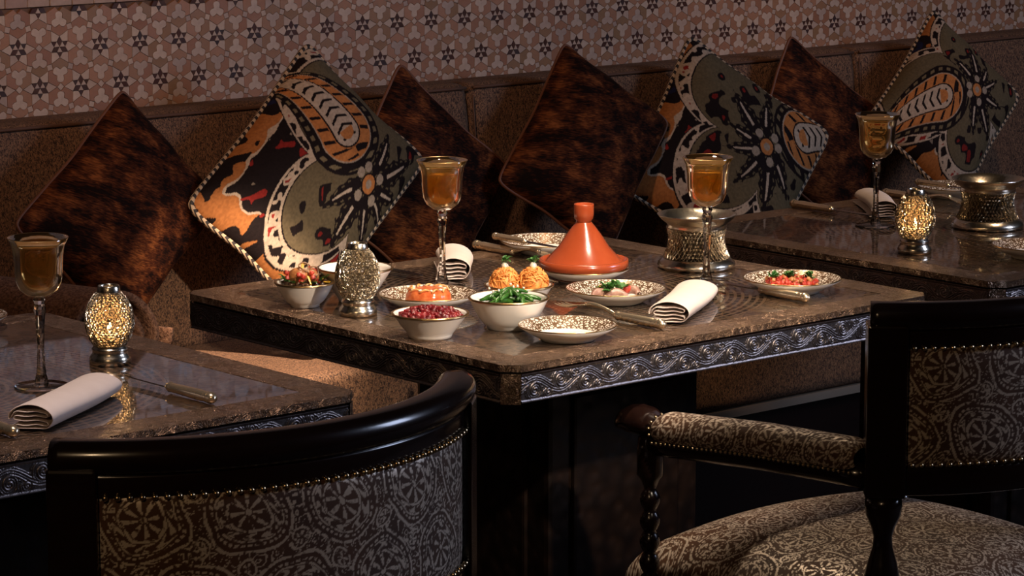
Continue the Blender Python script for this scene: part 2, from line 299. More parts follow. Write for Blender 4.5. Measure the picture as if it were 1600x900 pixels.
# ------------------------------------------------------------ structure: floor, back wall with mosaic tiles
WY = 1.70
link('floor', boxmesh('floor', -2.2, 5.2, -2.2, WY+.1, -.05, 0), CARPET, kind='structure')
wall = link('wall_back', boxmesh('wall_back', -2.2, 5.2, WY, WY+.1, 0, 2.9), PLASTER, kind='structure')
A0 = .0936; RH = .0780; X0, Z0 = .209, 1.0870; ZTOP = Z0+RH     # star spacing, row height, a star of the middle row
SV = RH/(A0*.8660)                                               # rows are slightly squeezed
def W(px, pz, d): return (px, WY-d, pz)
link('grout_bed', boxmesh('grout_bed', -.75, 4.3, WY-.004, WY+.001, .80, ZTOP), GROUT, wall)
def shrink(poly, k=.0003):
    c = np.mean(poly, 0); P = np.array(poly, float); d = P-c; L = np.linalg.norm(d, axis=1)[:, None]; return c+d*(1-1.5*k/np.maximum(L, 1e-4))
def wedge(poly, depth=.0075):      # tile piece in local x,z with front at -y
    P = shrink(np.array(poly)); n = len(P); c = P.mean(0); P2 = c+(P-c)*.985
    v = [(x, 0, z*SV) for x, z in P]+[(x, -depth, z*SV) for x, z in P2]
    return v, [tuple(range(n, 2*n))]+[((i+1) % n, i, n+i, n+(i+1) % n) for i in range(n)]
def pol(r, deg): return (r*math.cos(R_(deg)), r*math.sin(R_(deg)))
e_ = .0125; tipr = e_*math.sqrt(3); sq = .0082; rho = A0/2-sq
def kite(k): a = 60*k; return [pol(e_, a), pol(tipr, a-30), pol(rho, a), pol(tipr, a+30)][::-1]
def rhomb(k): a = 30+60*k; return [(0, 0), pol(e_, a-30), pol(tipr, a), pol(e_, a+30)]
def rtri(k): a = 30+60*k; return [pol(e_, a-30), pol(tipr, a), pol(e_, a+30)]
def rin(k): a = 30+60*k; return [(0, 0), pol(e_, a-30), pol(e_, a+30)]
CM = A0/(2*math.sqrt(3)); lob = CM-sq
def clover(d0):
    o = []
    for k in range(3):
        a = d0+120*k
        for dr, rr in ((-60, .0085), (-34, .0150), (-22, .0178), (0, lob), (22, .0178), (34, .0150)): o.append(pol(rr, a+dr))
    return o
def crown(k):      # brown piece between a star point and the clover of a lattice triangle; star at the origin, centroid at direction a
    a = 30+60*k; D = A0/math.sqrt(3); C = np.array(pol(D, a)); f = lambda rr, dd: tuple(C+np.array(pol(rr, a+180+dd)))
    M1 = np.array(pol(A0/2, a-30)); M2 = np.array(pol(A0/2, a+30)); i1 = C+(M1-C)*(lob/CM); i2 = C+(M2-C)*(lob/CM)
    return [pol(tipr, a), pol(rho, a-30), tuple(i1), f(.0178, 38), f(.0150, 26), f(.0085, 0), f(.0150, -26), f(.0178, -38), tuple(i2), pol(rho, a+30)]
SQ = {k: [tuple(np.array(pol(sq, a+60*k))) for a in (0, 90, 180, 270)] for k in range(3)}
stars = []
for rw in range(-3, 2):
    for i in range(-11, 46):
        stars.append((X0+A0*(i+.5*(rw % 2)), Z0+RH*rw, rw))
pieces = {'brown_tile': [], 'petal_tile': [], 'clover_tile': [], 'square_tile': [], 'star_diamond': [], 'star_triangle': [], 'star_inner': []}
for (x, z, rw) in stars:
    half = rw == 1
    for k in range(6):
        up = math.sin(R_(60*k)); up2 = math.sin(R_(30+60*k))
        if not half or up < -.1: pieces['petal_tile'].append((x, z, k, kite(k)))
        if not half or up2 < -.1:
            pieces['brown_tile'].append((x, z, k, crown(k)))
            if k % 2: pieces['star_diamond'].append((x, z, k, rhomb(k)))
            else: pieces['star_triangle'].append((x, z, k, rtri(k))); pieces['star_inner'].append((x, z, k, rin(k)))
    for k in (0, 1, 2):
        if half: continue
        m_ = pol(A0/2, 60*k); pieces['square_tile'].append((x+m_[0], z+m_[1]*SV, k, SQ[k]))
    if True:
        for sg in ((-1,) if half else (1, -1)):
            cz = sg*A0/math.sqrt(3); pieces['clover_tile'].append((x, z+cz*SV, sg, clover(-sg*90+180)))
MT = {'brown_tile': T_BROWN, 'petal_tile': T_LIGHT, 'clover_tile': T_LIGHT, 'square_tile': T_LIGHT, 'star_diamond': T_DARK, 'star_triangle': T_DARK, 'star_inner': T_LIGHT}
meshes = {}
for kind, lst in pieces.items():
    small = kind.startswith('star')
    lst = [p for p in lst if p[1] > .86]
    vis = sorted([p for p in lst if .12 < p[0] < 3.5 and .955 < p[1] < 1.18], key=lambda p: p[0])
    solo = [] if small else vis[:290]; ids = set(id(p) for p in solo)
    for p in solo:
        key = (kind, p[2])
        if key not in meshes: meshes[key] = pymesh(kind, *wedge(p[3]), flat=True)
        link(kind, meshes[key], MT[kind], wall, (p[0], WY-.003, p[1]), (random.uniform(-.012, .012), 0, random.uniform(-.012, .012)), smooth=False)
    V, Fc = [], []
    for p in lst:
        if id(p) in ids: continue
        v, f = wedge(p[3]); o = len(V); V += [(p[0]+a, WY-.003+b, p[1]+c) for a, b, c in v]; Fc += [tuple(o+i for i in q) for q in f]
    link(kind if small else kind+'_remainder', pymesh(kind, V, Fc, True), MT[kind], wall, smooth=False, kind='stuff')
bk = boxmesh('brick_tile', -.0245, .0245, -.008, 0, 0, .034, .001, 1)
for i in range(84): link('brick_tile', bk, BRICK, wall, (-.7+i*.0505+random.uniform(-.001, .001), WY, ZTOP+.0015), smooth=False)
for i in range(84): link('brick_tile', bk, BRICK, wall, (-.675+i*.0505, WY, ZTOP+.038), smooth=False)
# ------------------------------------------------------------ banquette sofa
sofa = empty('banquette_sofa', (1.8, 1.4, 0), label='long built-in brown banquette sofa running along the tiled wall', cat='sofa')
def sl(n, me, m, par=sofa): return link(n, place(me, Matrix.Translation((-1.8, -1.4, 0))), m, par if par is not sofa else sofa, smooth=False)
sl('base', boxmesh('b', -1.5, 4.9, 1.17, 1.68, .0, .26), DARKWOOD)
sl('trim_strip', boxmesh('b', -1.5, 4.9, 1.115, 1.16, .258, .276), mat('pale_trim', (.28, .21, .15), .6))
for i in range(-1, 4):
    x0, x1 = i*1.2+.02, (i+1)*1.2+.02
    s = sl('seat_cushion', boxmesh('b', x0+.004, x1-.004, 1.11, 1.60, .278, .50, .022, 4), SOFA); 
    for p in s.data.polygons: p.use_smooth = True
    n, m_ = 60, 24; u = np.linspace(0, 1, n); th = np.linspace(0, 2*PI, m_, endpoint=False)     # back cushion: rounded slab leaning back
    cx = np.sign(np.cos(th))*np.abs(np.cos(th))**.35*.052; cz = np.sign(np.sin(th))*np.abs(np.sin(th))**.30*.235
    V = np.zeros((n, m_, 3)); endr = np.minimum(1, np.sqrt(np.clip(1-(1-np.minimum(u, 1-u)/.014).clip(0, 1)**2, 0, 1))*.25+.75)
    V[..., 0] = (x0+.003+(x1-x0-.006)*u)[:, None]; Y_ = 1.565+cx[None]*endr[:, None]; Z_ = .728+cz[None]*(.97+.03*endr)[:, None]
    V[..., 1] = Y_+(Z_-.73)*.10; V[..., 2] = Z_
    bc = gridmesh('back_cushion', V, False, True); bm = bmesh.new(); bm.from_mesh(bc); bm.verts.ensure_lookup_table(); bm.faces.new([bm.verts[k] for k in range(m_)]); bm.faces.new([bm.verts[(n-1)*m_+k] for k in range(m_-1, -1, -1)]); bm.to_mesh(bc); bm.free()
    o = link('back_cushion', place(bc, Matrix.Translation((-1.8, -1.4, 0))), SOFA, sofa)
    link('piping', place(tube('piping', [(x, 1.541, .9545) for x in np.linspace(x0+.01, x1-.01, 30)], .0035, 8), Matrix.Translation((-1.8, -1.4, 0))), SOFAP, o)
    link('piping', place(tube('piping', [(x0+.004, 1.519+.1*(z-.73)-.005, z) for z in np.linspace(.52, .94, 12)], .0022, 8), Matrix.Translation((-1.8, -1.4, 0))), SOFAP, o)
sl('back_ledge', boxmesh('b', -1.5, 4.9, 1.63, 1.686, .30, .957, .006, 2), SOFA)
# ------------------------------------------------------------ cushions
def cushion(name, T, L, Rr, thick, mats, label, group, design=None, bend=.0, n=90, rope=False):
    T, L, Rr = map(Vector, (T, L, Rr)); C = (L+Rr)/2; ax = (Rr-L)/2; ay = T-C; az = ax.cross(ay).normalized()   # toward viewer (-Y)
    if design: n = 240
    s = np.linspace(-1, 1, n); S, Q = np.meshgrid(s, s, indexing='ij'); pin = .075
    Sx = S*(1-pin*(1-Q**2)*np.abs(S)**1.5); Qx = Q*(1-pin*(1-S**2)*np.abs(Q)**1.5); cor = 1-.055*np.abs(S*Q)**9; a = (Sx-Qx)/2*cor; b = (Sx+Qx)/2*cor
    h = thick*np.clip((1-S**2), 0, 1)**.55*np.clip((1-Q**2), 0, 1)**.55*(1+.05*np.sin(S*5+1)*np.cos(Q*4))
    r_ = S*Q; wr = .0035*np.sin(9*np.arctan2(Q, S))*np.clip(np.hypot(S, Q)-.45, 0, 1)
    X, Yv, Zv = ax.length, ay.length, 1
    fr = np.stack([a*X, b*Yv, h+wr], -1); bkv = np.stack([a*X, b*Yv, -h*.75], -1)
    colr = paisley_print(a, b, *design) if design else None
    ex = ax.normalized(); ey = az.cross(ex); sk = ay.dot(ex)/ay.length; ck = ay.dot(ey)/ay.length
    for g_ in (fr, bkv): g_[..., 0] += g_[..., 1]*sk; g_[..., 1] *= ck      # a slumped cushion is slightly skewed
    M = Matrix((ex, ey, az)).transposed().to_4x4()
    f1 = gridmesh('f', fr, color=colr); k = slice(None, None, 6 if design else 2); idx = np.unique(np.r_[np.arange(0, n, 6 if design else 2), n-1]); f2 = gridmesh('bk', bkv[np.ix_(idx, idx)][:, ::-1], color=colr[np.ix_(idx, idx)][:, ::-1] if design else None)
    root = empty(name, C, 0, label=label, cat='cushion', group=group); root.rotation_euler = M.to_euler()
    link('front_panel', f1, mats[0], root); link('back_panel', f2, mats[0], root)
    edge = np.concatenate([fr[:, 0], fr[-1, 1:], fr[::-1, -1][1:], fr[0, ::-1][1:-1]])[::(4 if design else 2)]
    link('rope_edging' if rope else 'piping', tube('piping', edge, .0062 if rope else .0035, 8, True, uvk=62 if rope else None), mats[1], root)
    return root
gv = 'brown velvet cushions on the banquette'; gp = 'paisley cushions on the banquette'
cushion('velvet_cushion', (0.292, 1.460, 1.030), (-0.022, 1.360, 0.807), (0.499, 1.420, 0.790), .085, (VELVET, VPIPE), 'mottled brown velvet cushion standing on its corner, leftmost of all', gv)
cushion('paisley_cushion', (0.742, 1.475, 1.089), (0.338, 1.330, 0.810), (0.940, 1.340, 0.845), .085, (PRINT, ROPE), 'rope-edged paisley cushion with upright orange teardrop, between two brown velvet cushions', gp, (( .33, -.16), R_(116), -1), rope=True)
cushion('velvet_cushion', (0.975, 1.475, 1.036), (0.752, 1.430, 0.749), (1.261, 1.450, 0.790), .05, (VELVET, VPIPE), 'brown velvet cushion partly hidden behind the leftmost paisley cushion', gv)
cushion('velvet_cushion', (1.427, 1.475, 1.048), (1.151, 1.380, 0.776), (1.641, 1.360, 0.866), .085, (VELVET, VPIPE), 'mottled brown velvet cushion standing directly behind the terracotta tagine', gv)
cushion('paisley_cushion', (1.801, 1.475, 1.040), (1.513, 1.400, 0.731), (2.051, 1.270, 0.816), .085, (PRINT, ROPE), 'rope-edged paisley cushion with teardrop pointing right, behind the middle ice bucket', gp, ((.22, -.05), R_(4), 1), rope=True)
cushion('velvet_cushion', (2.119, 1.475, 1.024), (1.930, 1.430, 0.764), (2.476, 1.460, 0.792), .05, (VELVET, VPIPE), 'dark brown velvet cushion wedged between the two right-hand paisley cushions', gv)
cushion('paisley_cushion', (2.613, 1.475, 1.052), (2.280, 1.380, 0.814), (2.740, 1.300, 0.847), .08, (PRINT, ROPE), 'rope-edged paisley cushion with teardrop pointing left, farthest right in the row', gp, ((.20, .0), R_(180), -1), rope=True)
# folded terry throw lying front to back on the bench
n, m_ = 26, 220; tt = np.linspace(0, 1, n)
ph = np.linspace(0, 2*PI*2.6, m_); rr = .030+.078*(ph/ph[-1]); cs = np.stack([rr*np.cos(ph+2.6)*1.05, rr*np.sin(ph+2.6)*.98], -1)
V = np.zeros((n, m_, 3)); V[..., 0] = cs[None, :, 0]*(1-.05*tt[:, None])+(-.30*tt*.35)[:, None]; V[..., 1] = (tt*.36)[:, None]+.006*np.sin(ph*3)[None]; V[..., 2] = cs[None, :, 1]+.117
th_ = gridmesh('throw', V); o = link('folded_throw', th_, TERRY, None, (.055, 1.135, .50), label='rolled brown terry throw lying on the bench below the leftmost cushion', cat='throw')
sm = o.modifiers.new('thickness', 'SOLIDIFY'); sm.thickness = .014; sm.offset = 0
# ------------------------------------------------------------ tables
TZ = .75; TW, TD = .944, .848; BW = .062; CH = .022
def scroll_height(Lx, hz, step):
    nx, nz = int(Lx/step), int(hz/step); x = np.linspace(0, Lx, nx); z = np.linspace(0, hz, nz); per = hz*2.35
    pts = []; s = np.linspace(0, 1, 60)
    vx = s*per; pts.append((np.stack([vx, hz*(.5+.24*np.sin(2*PI*s))], -1)))
    for cx, cz, sg, st, R0 in ((.26, .38, 1, PI*.55, .33), (.76, .62, -1, -PI*.45, .33), (.52, .24, 1, PI, .15), (.02, .76, -1, 0, .15)):
        q = np.linspace(0, 1, 50); R = hz*R0*(1-q*.86); a = st+sg*q*PI*3.1; pts.append(np.stack([cx*per+R*np.cos(a), cz*hz+R*np.sin(a)], -1))
    P = np.concatenate(pts); P = np.concatenate([P-[per, 0], P, P+[per, 0]])
    xt = np.arange(0, per, step); Xg, Zg = np.meshgrid(xt, z, indexing='ij')
    d = np.full(Xg.shape, 9.)
    for p in P: d = np.minimum(d, (Xg-p[0])**2+(Zg-p[1])**2)
    d = np.sqrt(d); lam = hz*.080; H = np.where(d < 2.0*lam, np.cos(2*PI*d/lam)*.5+.5, 0)
    H *= np.clip(np.minimum(Zg, hz-Zg)/(hz*.1)-.6, 0, 1); out = H[np.arange(nx) % len(xt)]
    edge = (np.minimum(Zg, hz-Zg) < hz*.07)[0]; out = out+edge[None]*.8; return x, z, out
def apron(Lx):
    x, z, H = scroll_height(Lx, .044, .0011); V = np.zeros((len(x), len(z), 3)); V[..., 0] = x[:, None]-Lx/2; V[..., 2] = z[None]; V[..., 1] = -H*.0020; return gridmesh('apron', V)
AP_F = apron(TW-2*CH-.004); AP_S = apron(TD-2*CH-.004)
cp = np.zeros((24, 40, 3)); uu = np.linspace(-.5, .5, 24)*CH*1.42; zz = np.linspace(0, .047, 40); cp[..., 0] = uu[:, None]; cp[..., 2] = zz[None]
d_ = np.hypot(cp[..., 0], cp[..., 2]-.022); cp[..., 1] = -.0016*((np.sin(d_*900+np.arctan2(cp[..., 2]-.022, cp[..., 0])) > .1)*(d_ < .0125)); CORN = gridmesh('corner', cp)
def octo(w, d, c, z0, z1, nm): return prism(nm, [(c, 0), (w-c, 0), (w, c), (w, d-c), (w-c, d), (c, d), (0, d-c), (0, c)], z0, z1)
def ctr(me): return place(me, Matrix.Translation((-TW/2, -TD/2, 0)))
bw, c_ = BW, CH
strips = [[(c_, 0), (TW-c_, 0), (TW-c_/2, c_/2), (TW-bw, bw), (bw, bw), (c_/2, c_/2)], [(TW, c_), (TW, TD-c_), (TW-c_/2, TD-c_/2), (TW-bw, TD-bw), (TW-bw, bw), (TW-c_/2, c_/2)],
          [(TW-c_, TD), (c_, TD), (c_/2, TD-c_/2), (bw, TD-bw), (TW-bw, TD-bw), (TW-c_/2, TD-c_/2)], [(0, TD-c_), (0, c_), (c_/2, c_/2), (bw, bw), (bw, TD-bw), (c_/2, TD-c_/2)]]
STRIP = [ctr(prism('border', [tuple(p) for p in shrink(s, .0002)], TZ-.011, TZ)) for s in strips]
PANEL = ctr(boxmesh('panel', bw, TW-bw, bw, TD-bw, TZ-.010, TZ-.0006)); CORE = ctr(octo(TW, TD, CH, .0, .05, 'core'))
CORE = place(CORE, Matrix.Translation((0, 0, TZ-.0525)) @ Matrix.Diagonal((.990, .990, .80, 1)))
def table(x, label):
    t = empty('dining_table', (x+TW/2, TD/2, 0), label=label, cat='table', group='metal-clad tables along the banquette')
    for s in STRIP: link('border_strip', s, BORDER, t, smooth=False)
    link('glass_panel', PANEL, GLASSTOP, t, smooth=False); link('core', CORE, DARKWOOD, t, smooth=False)
    z = TZ-.0585
    link('apron', AP_F, PEWTER, t, (0, -TD/2+.002, z)); link('apron', AP_F, PEWTER, t, (0, TD/2-.002, z), (0, 0, PI)); link('apron', AP_S, PEWTER, t, (-TW/2+.002, 0, z), (0, 0, -PI/2)); link('apron', AP_S, PEWTER, t, (TW/2-.002, 0, z), (0, 0, PI/2))
    for sx, sy, rz in ((-1, -1, -PI/4), (1, -1, PI/4), (1, 1, 3*PI/4), (-1, 1, -3*PI/4)): link('corner_plate', CORN, BORDER, t, (sx*(TW/2-CH/2-.0002), sy*(TD/2-CH/2-.0002), z-.002), (0, 0, rz))
    link('pedestal', boxmesh('pedestal', -.17, .17, -.17, .17, .10, TZ-.05, .01), CARVED, t, smooth=False)
    link('pedestal_plinth', boxmesh('plinth', -.25, .25, -.25, .25, 0, .10, .012), CARVED, t, smooth=False)
    for a in range(4):
        o = link('carved_panel', boxmesh('carved', -.12, .12, -.008, .004, .16, .62, .006), CARVED, t, (.17*math.sin(a*PI/2), -.17*math.cos(a*PI/2), 0), (0, 0, a*PI/2), smooth=False)
    return t
table(0, 'middle metal-clad square table carrying the tagine and most of the dishes')
table(-1.222, 'left foreground metal-clad table with one goblet, a napkin and lit lantern')
table(1.112, 'right background metal-clad table with ice bucket, lit lantern and goblet')
# ------------------------------------------------------------ chairs
ARC, AY0, AH = .4057, -.189, R_(44.2)
def arcp(r, f, z): return (r*math.sin(f), AY0-r*math.cos(f), z)
def arcsweep(name, prof, f0, f1, n=48):
    V = np.array([[arcp(ARC+dr, f, z) for dr, z in prof] for f in np.linspace(f0, f1, n)]); me = gridmesh(name, V, False, True); bm = bmesh.new(); bm.from_mesh(me); bm.verts.ensure_lookup_table(); k = len(prof)
    bm.faces.new([bm.verts[i] for i in range(k)]); bm.faces.new([bm.verts[(n-1)*k+i] for i in range(k-1, -1, -1)]); bmesh.ops.recalc_face_normals(bm, faces=bm.faces[:]); bm.to_mesh(me); bm.free(); return me
def rrect(x0, x1, z0, z1, r, k=5):
    o = []
    for cx, cz, a0 in ((x1-r, z1-r, 0), (x0+r, z1-r, 90), (x0+r, z0+r, 180), (x1-r, z0+r, 270)):
        for i in range(k): a = R_(a0+90*i/(k-1)); o.append((cx+r*math.cos(a), cz+r*math.sin(a)))
    return o
def nails(name, pts, nrm, par, r=.0042):
    hm = blob('n', r, 1, 0, (1, 1, 1)); out = []
    for p in pts: out.append(place(hm, Matrix.Translation(p)))
    return link(name, joinmesh(name, *out), NAIL, par, kind='stuff')
def make_chair(loc, label):
    t = empty('barrel_armchair', loc, 0, label=label, cat='chair', group='black barrel-back armchairs facing the tables')
    ext = .05
    link('top_rail', arcsweep('top_rail', rrect(-.024, .026, .838, .880, .020, 7), -AH-ext, AH+ext, 60), DARKWOOD, t)
    link('upper_frame', arcsweep('upper_frame', rrect(-.016, .017, .814, .842, .004), -AH, AH), DARKWOOD, t)
    link('lower_rail', arcsweep('lower_rail', rrect(-.018, .018, .600, .642, .006), -AH, AH), DARKWOOD, t)
    f_ = AH-.055; z0, z1 = .640, .822; nu, nv = 430, 150; U = np.linspace(-f_, f_, nu); Zz = np.linspace(z0, z1, nv)
    Ug, Zg = np.meshgrid(U, Zz, indexing='ij'); bul = .010*np.clip((1-(Ug/f_)**8), 0, 1)*np.clip(1-((Zg-(z0+z1)/2)/((z1-z0)/2))**8, 0, 1)
    dm = damask(Ug*ARC, Zg+.02)
    for sg, nm in ((1, 'back_panel_outside'), (-1, 'back_panel_inside')):
        r = ARC+sg*(.012+bul); V = np.stack([r*np.sin(Ug), AY0-r*np.cos(Ug), Zg], -1)
        if sg < 0: V = V[::3, ::3]; d2 = dm[::3, ::3]
        else: d2 = dm
        link(nm, gridmesh(nm, V, color=col3(d2)), DAMASK, t)
    arcl = lambda n, z: [arcp(ARC+.0195, f, z) for f in np.linspace(-f_+.010, f_-.010, n)]
    P = arcl(44, z1-.006)+arcl(44, z0+.006)
    for s in (-1, 1): P += [arcp(ARC+.0195, s*(f_-.010), z) for z in np.linspace(z0+.018, z1-.018, 11)]
    nails('nailheads', P, None, t)
    leg = [(.0255, .600), (.027, .585), (.0255, .570), (.018, .553), (.0135, .538), (.0145, .522), (.021, .50), (.0265, .475), (.025, .455), (.016, .425), (.0135, .41), (.020, .40), (.020, .392), (.024, .385), (.024, .27), (.016, .255), (.024, .22), (.014, .17), (.022, .10), (.014, .06), (.022, .03), (.022, 0)]
    for s in (-1, 1):
        f = s*(AH-.01); p = arcp(ARC, f, 0)
        lg = link('back_leg', lathe('back_leg', leg[::-1], 28), DARKWOOD, t, p)
        link('post_block', boxmesh('post', -.029, .029, -.026, .026, .598, .850, .004), DARKWOOD, t, p, (0, 0, f), smooth=False)
        x = s*.292; side = empty('arm', (x, 0, 0)); side.parent = t
        n = 220; yy = np.linspace(-.455, -.035, n); zc = np.interp(yy, [-.455, -.25, -.035], [.650, .640, .622]); a = np.linspace(-.20*PI, 1.20*PI, 70); en = np.clip(np.minimum(yy+.455, -.035-yy)/.022, 0, 1)**.4
        V = np.zeros((n, 70, 3)); V[..., 0] = .031*np.cos(a)[None]*(.75+.25*en)[:, None]; V[..., 1] = yy[:, None]; V[..., 2] = zc[:, None]+(.028*np.sin(a)[None])*(.55+.45*en)[:, None]
        link('arm_pad', gridmesh('arm_pad', V, color=col3(damask(yy[:, None]+0*a[None], (a*.036)[None]+0*yy[:, None]))), DAMASK, side)
        link('arm_rail', joinmesh('arm_rail', tube('r', [(0, y, np.interp(y, [-.46, -.25, -.03], [.650, .640, .622])-.026) for y in np.linspace(-.46, -.02, 12)], .019, 10)), DARKWOOD, side)
        nails('pad_nailheads', [(sg*.0265, y, np.interp(y, [-.455, -.25, -.035], [.650, .640, .622])-.0185) for y in np.linspace(-.45, -.04, 42) for sg in (-1, 1)]+[(.028*math.cos(b_), -.034, .622+.022*math.sin(b_)) for b_ in np.linspace(-.3, PI+.3, 9)], None, side, .0028)
        sc = blob('scroll_end', 1, 4, 0)
        for v in sc.vertices:
            x_, y_, z_ = v.co; v.co = (x_*.030, .012+y_*.052, .626+z_*(.026 if z_ > 0 else .020)-.010*max(y_, 0)**2+.0012*math.sin(x_*9)*math.cos(y_*11))
        link('scroll_end', sc, DARKWOOD, side)
        sup = [(.019, .605), (.021, .585), (.021, .545), (.014, .535), (.010, .525)]
        tw = [(.0095+.0065*abs(math.sin(k*PI/8)), .522-k*.0042) for k in range(33)]
        link('arm_support', lathe('arm_support', (sup+tw+[(.016, .38), (.022, .37), (.022, .34)])[::-1], 24), DARKWOOD, side, (0, -.01, 0))
        fl = [(.024, .345), (.024, .26), (.014, .24), (.024, .20), (.013, .12), (.022, .05), (.022, 0)]
        link('front_leg', lathe('front_leg', fl[::-1], 24), DARKWOOD, t, (s*.262, .03, 0))
    n = 330; s = np.linspace(-1, 1, n); S, Q = np.meshgrid(s, s, indexing='ij'); k = np.clip(np.maximum(np.abs(S), np.abs(Q)), 1e-6, 1); rr = np.hypot(S, Q)/k; cir = 1/np.maximum(rr, 1e-6)   # square to rounded square
    mixk = .30; Sx = S*(1-mixk*(1-cir)); Qx = Q*(1-mixk*(1-cir)); X_ = Sx*(.292+.012*Qx); Y_ = -.225+Qx*.318
    ed = np.maximum(np.abs(S), np.abs(Q)); Zt = .372+.088*np.clip(1-ed**5, 0, 1)**.55-.018*(S**2+Q**2)*.5
    link('seat', gridmesh('seat', np.stack([X_, Y_, Zt], -1), color=col3(damask(X_+.04, Y_))), DAMASK, t)
    link('seat_rail', boxmesh('seat_rail', -.268, .268, -.50, .06, .30, .378, .02), DARKWOOD, t, smooth=False)
    return t
ch = make_chair((.5715, 0, 0), 'black barrel-back armchair with studded arm and seat in view, at right')
c2 = copy_tree(ch); c2.location = (-.780, .012, 0); c2['label'] = 'black barrel-back armchair seen from behind, in the left foreground'
# ------------------------------------------------------------ tableware
def plate(loc, r, label, group='filigree-rimmed side plates'):
    t = empty('side_plate', (*loc, TZ), label=label, cat='plate', group=group)
    link('dish', lathe('dish', [(0, .0015), (r*.50, .0015), (r*.52, 0), (r*.55, 0), (r*.56, .002), (r*.80, .0115), (r, .0215), (r*1.0, .0232), (r*.985, .0235), (r*.80, .0145), (r*.62, .0062), (r*.55, .0045), (0, .0045)], 64), CHINA, t)
    link('filigree_band', lathe('band', [(r*.64, .0076), (r*.80, .0150), (r*.975, .0234)], 64, cap=False), FILI, t)
    link('gold_edge', lathe('edge', [(r*1.001, .0222), (r*1.004, .0232), (r*.995, .0242), (r*.982, .0240)], 64, cap=False), GOLD, t); return t
def bowl(loc, r, h, foot, label, cone=False, group='white bowls with a gold rim'):
    t = empty('bowl', (*loc, TZ), label=label, cat='bowl', group=group); ft = foot
    pr = [(0, .002), (ft*.9, .002), (ft*.92, 0), (ft, 0), (ft*1.03, .004)]
    mid = [(ft+(r-ft)*(q**(.95 if cone else .62)), .004+(h-.004)*q) for q in np.linspace(.08, 1, 9)]
    inn = [(max(a-.0028, 0), max(z+.0008, .006)) for a, z in mid[::-1]]
    link('body', lathe('body', pr+mid+inn+[(ft*.8, .006), (0, .006)], 64), CHINA, t)
    link('gold_edge', lathe('edge', [(r+.0006, h-.0016), (r+.0008, h+.0004), (r-.0014, h+.0014), (r-.0032, h+.0006)], 64, cap=False), GOLD, t); return t
plate((.226, .466), .081, 'filigree-rimmed plate holding an orange moulded dome'); plate((.492, .300), .083, 'filigree-rimmed plate holding braised meat with herbs')
plate((.590, .487), .079, 'filigree-rimmed plate under the terracotta tagine'); plate((.740, .754), .0836, 'filigree-rimmed plate with a butter knife on it, behind the tagine')
plate((.212, .108), .077, 'empty filigree-rimmed plate at the front corner of the middle table'); plate((.786, .177), .083, 'filigree-rimmed plate of orange slices and diced tomato, at the right corner')
plate((1.375, .135), .078, 'filigree-rimmed plate on the right table, cut by the photo edge'); plate((1.850, .735), .079, 'filigree-rimmed plate with a butter knife, behind the right lantern'); plate((-.465, .800), .080, 'filigree-rimmed plate at the back of the left table')
bowl((.077, .606), .049, .040, .024, 'small white bowl of mixed chicken salad, leftmost on the middle table'); bowl((.171, .591), .063, .056, .028, 'deep white bowl of pink dip partly hidden behind the middle lantern', True)
bowl((.063, .263), .0604, .038, .034, 'low white bowl filled with diced beetroot', True); bowl((.206, .241), .0638, .049, .034, 'white bowl filled with green beans'); bowl((.344, .375), .057, .036, .036, 'low white bowl holding two mounds of shredded carrot', True)
# tagine
tg = empty('tagine', (.590, .487, TZ+.0048), label='glazed terracotta tagine with conical lid on a plate', cat='tagine')
link('dish', lathe('dish', [(0, 0), (.052, 0), (.060, .008), (.074, .018), (.0775, .021), (.0775, .033), (.074, .034), (.071, .026), (.05, .016), (0, .016)], 72), TERRA, tg)
link('lid', lathe('lid', [(.068, .024), (.0685, .029), (.064, .033), (.055, .043), (.044, .055), (.033, .072), (.023, .086), (.0165, .094), (.0135, .098)], 72, cap=False), TERRA, tg)
link('knob', lathe('knob', [(.0135, .0975), (.0132, .1005), (.0165, .1045), (.0176, .112), (.0174, .128), (.0168, .1295), (.0145, .1285), (.013, .124), (0, .123)], 48), TERRA, tg)
# goblets
def goblet(x, y, label, fill):
    t = empty('goblet', (x, y, TZ), label=label, cat='goblet', group='amber crystal goblets')
    out = [(.007, .131), (.017, .1335), (.0275, .142), (.0328, .153), (.0345, .167), (.0355, .190), (.038, .205), (.0435, .217)]; inn = [(.0425, .2175), (.0365, .204), (.0340, .190), (.0330, .172), (.0308, .156), (.025, .1445), (.014, .137), (0, .1355)]
    a = np.arange(20)*2*PI/20; prof = out+inn; V = np.zeros((len(prof), 20, 3))
    for i, (r, z) in enumerate(prof):
        aa = a+(PI/20 if i in (1, 3) else 0); V[i, :, 0] = r*np.cos(aa); V[i, :, 1] = r*np.sin(aa); V[i, :, 2] = z
    me = gridmesh('bowl', V, False, True); me['flat'] = 1; bm = bmesh.new(); bm.from_mesh(me); bmesh.ops.triangulate(bm, faces=[f for f in bm.faces if f.calc_center_median().z < .158]); bm.to_mesh(me); bm.free(); link('bowl', me, AMBER, t, smooth=False)
    link('rim_line', lathe('rim_line', [(.0424, .2172), (.0430, .2180), (.0437, .2172)], 40, cap=False), GOLD, t)
    link('stem', lathe('stem', [(.0105, .0045), (.0095, .010), (.0075, .018), (.0060, .030), (.0050, .055), (.0060, .085), (.0078, .105), (.0095, .114), (.0070, .121), (.0092, .1265), (.0072, .1315)], 8, flat=True), CLEAR, t, smooth=False)
    link('foot', lathe('foot', [(0, 0), (.038, 0), (.0395, .0012), (.038, .0026), (.020, .0040), (.0105, .0055), (0, .0055)], 48), CLEAR, t)
    if fill: link('drink', lathe('drink', [(0, .1375), (.0135, .139), (.0245, .1462), (.0302, .157), (.0322, .172), (.0325, fill), (0, fill)], 40), WINE, t)
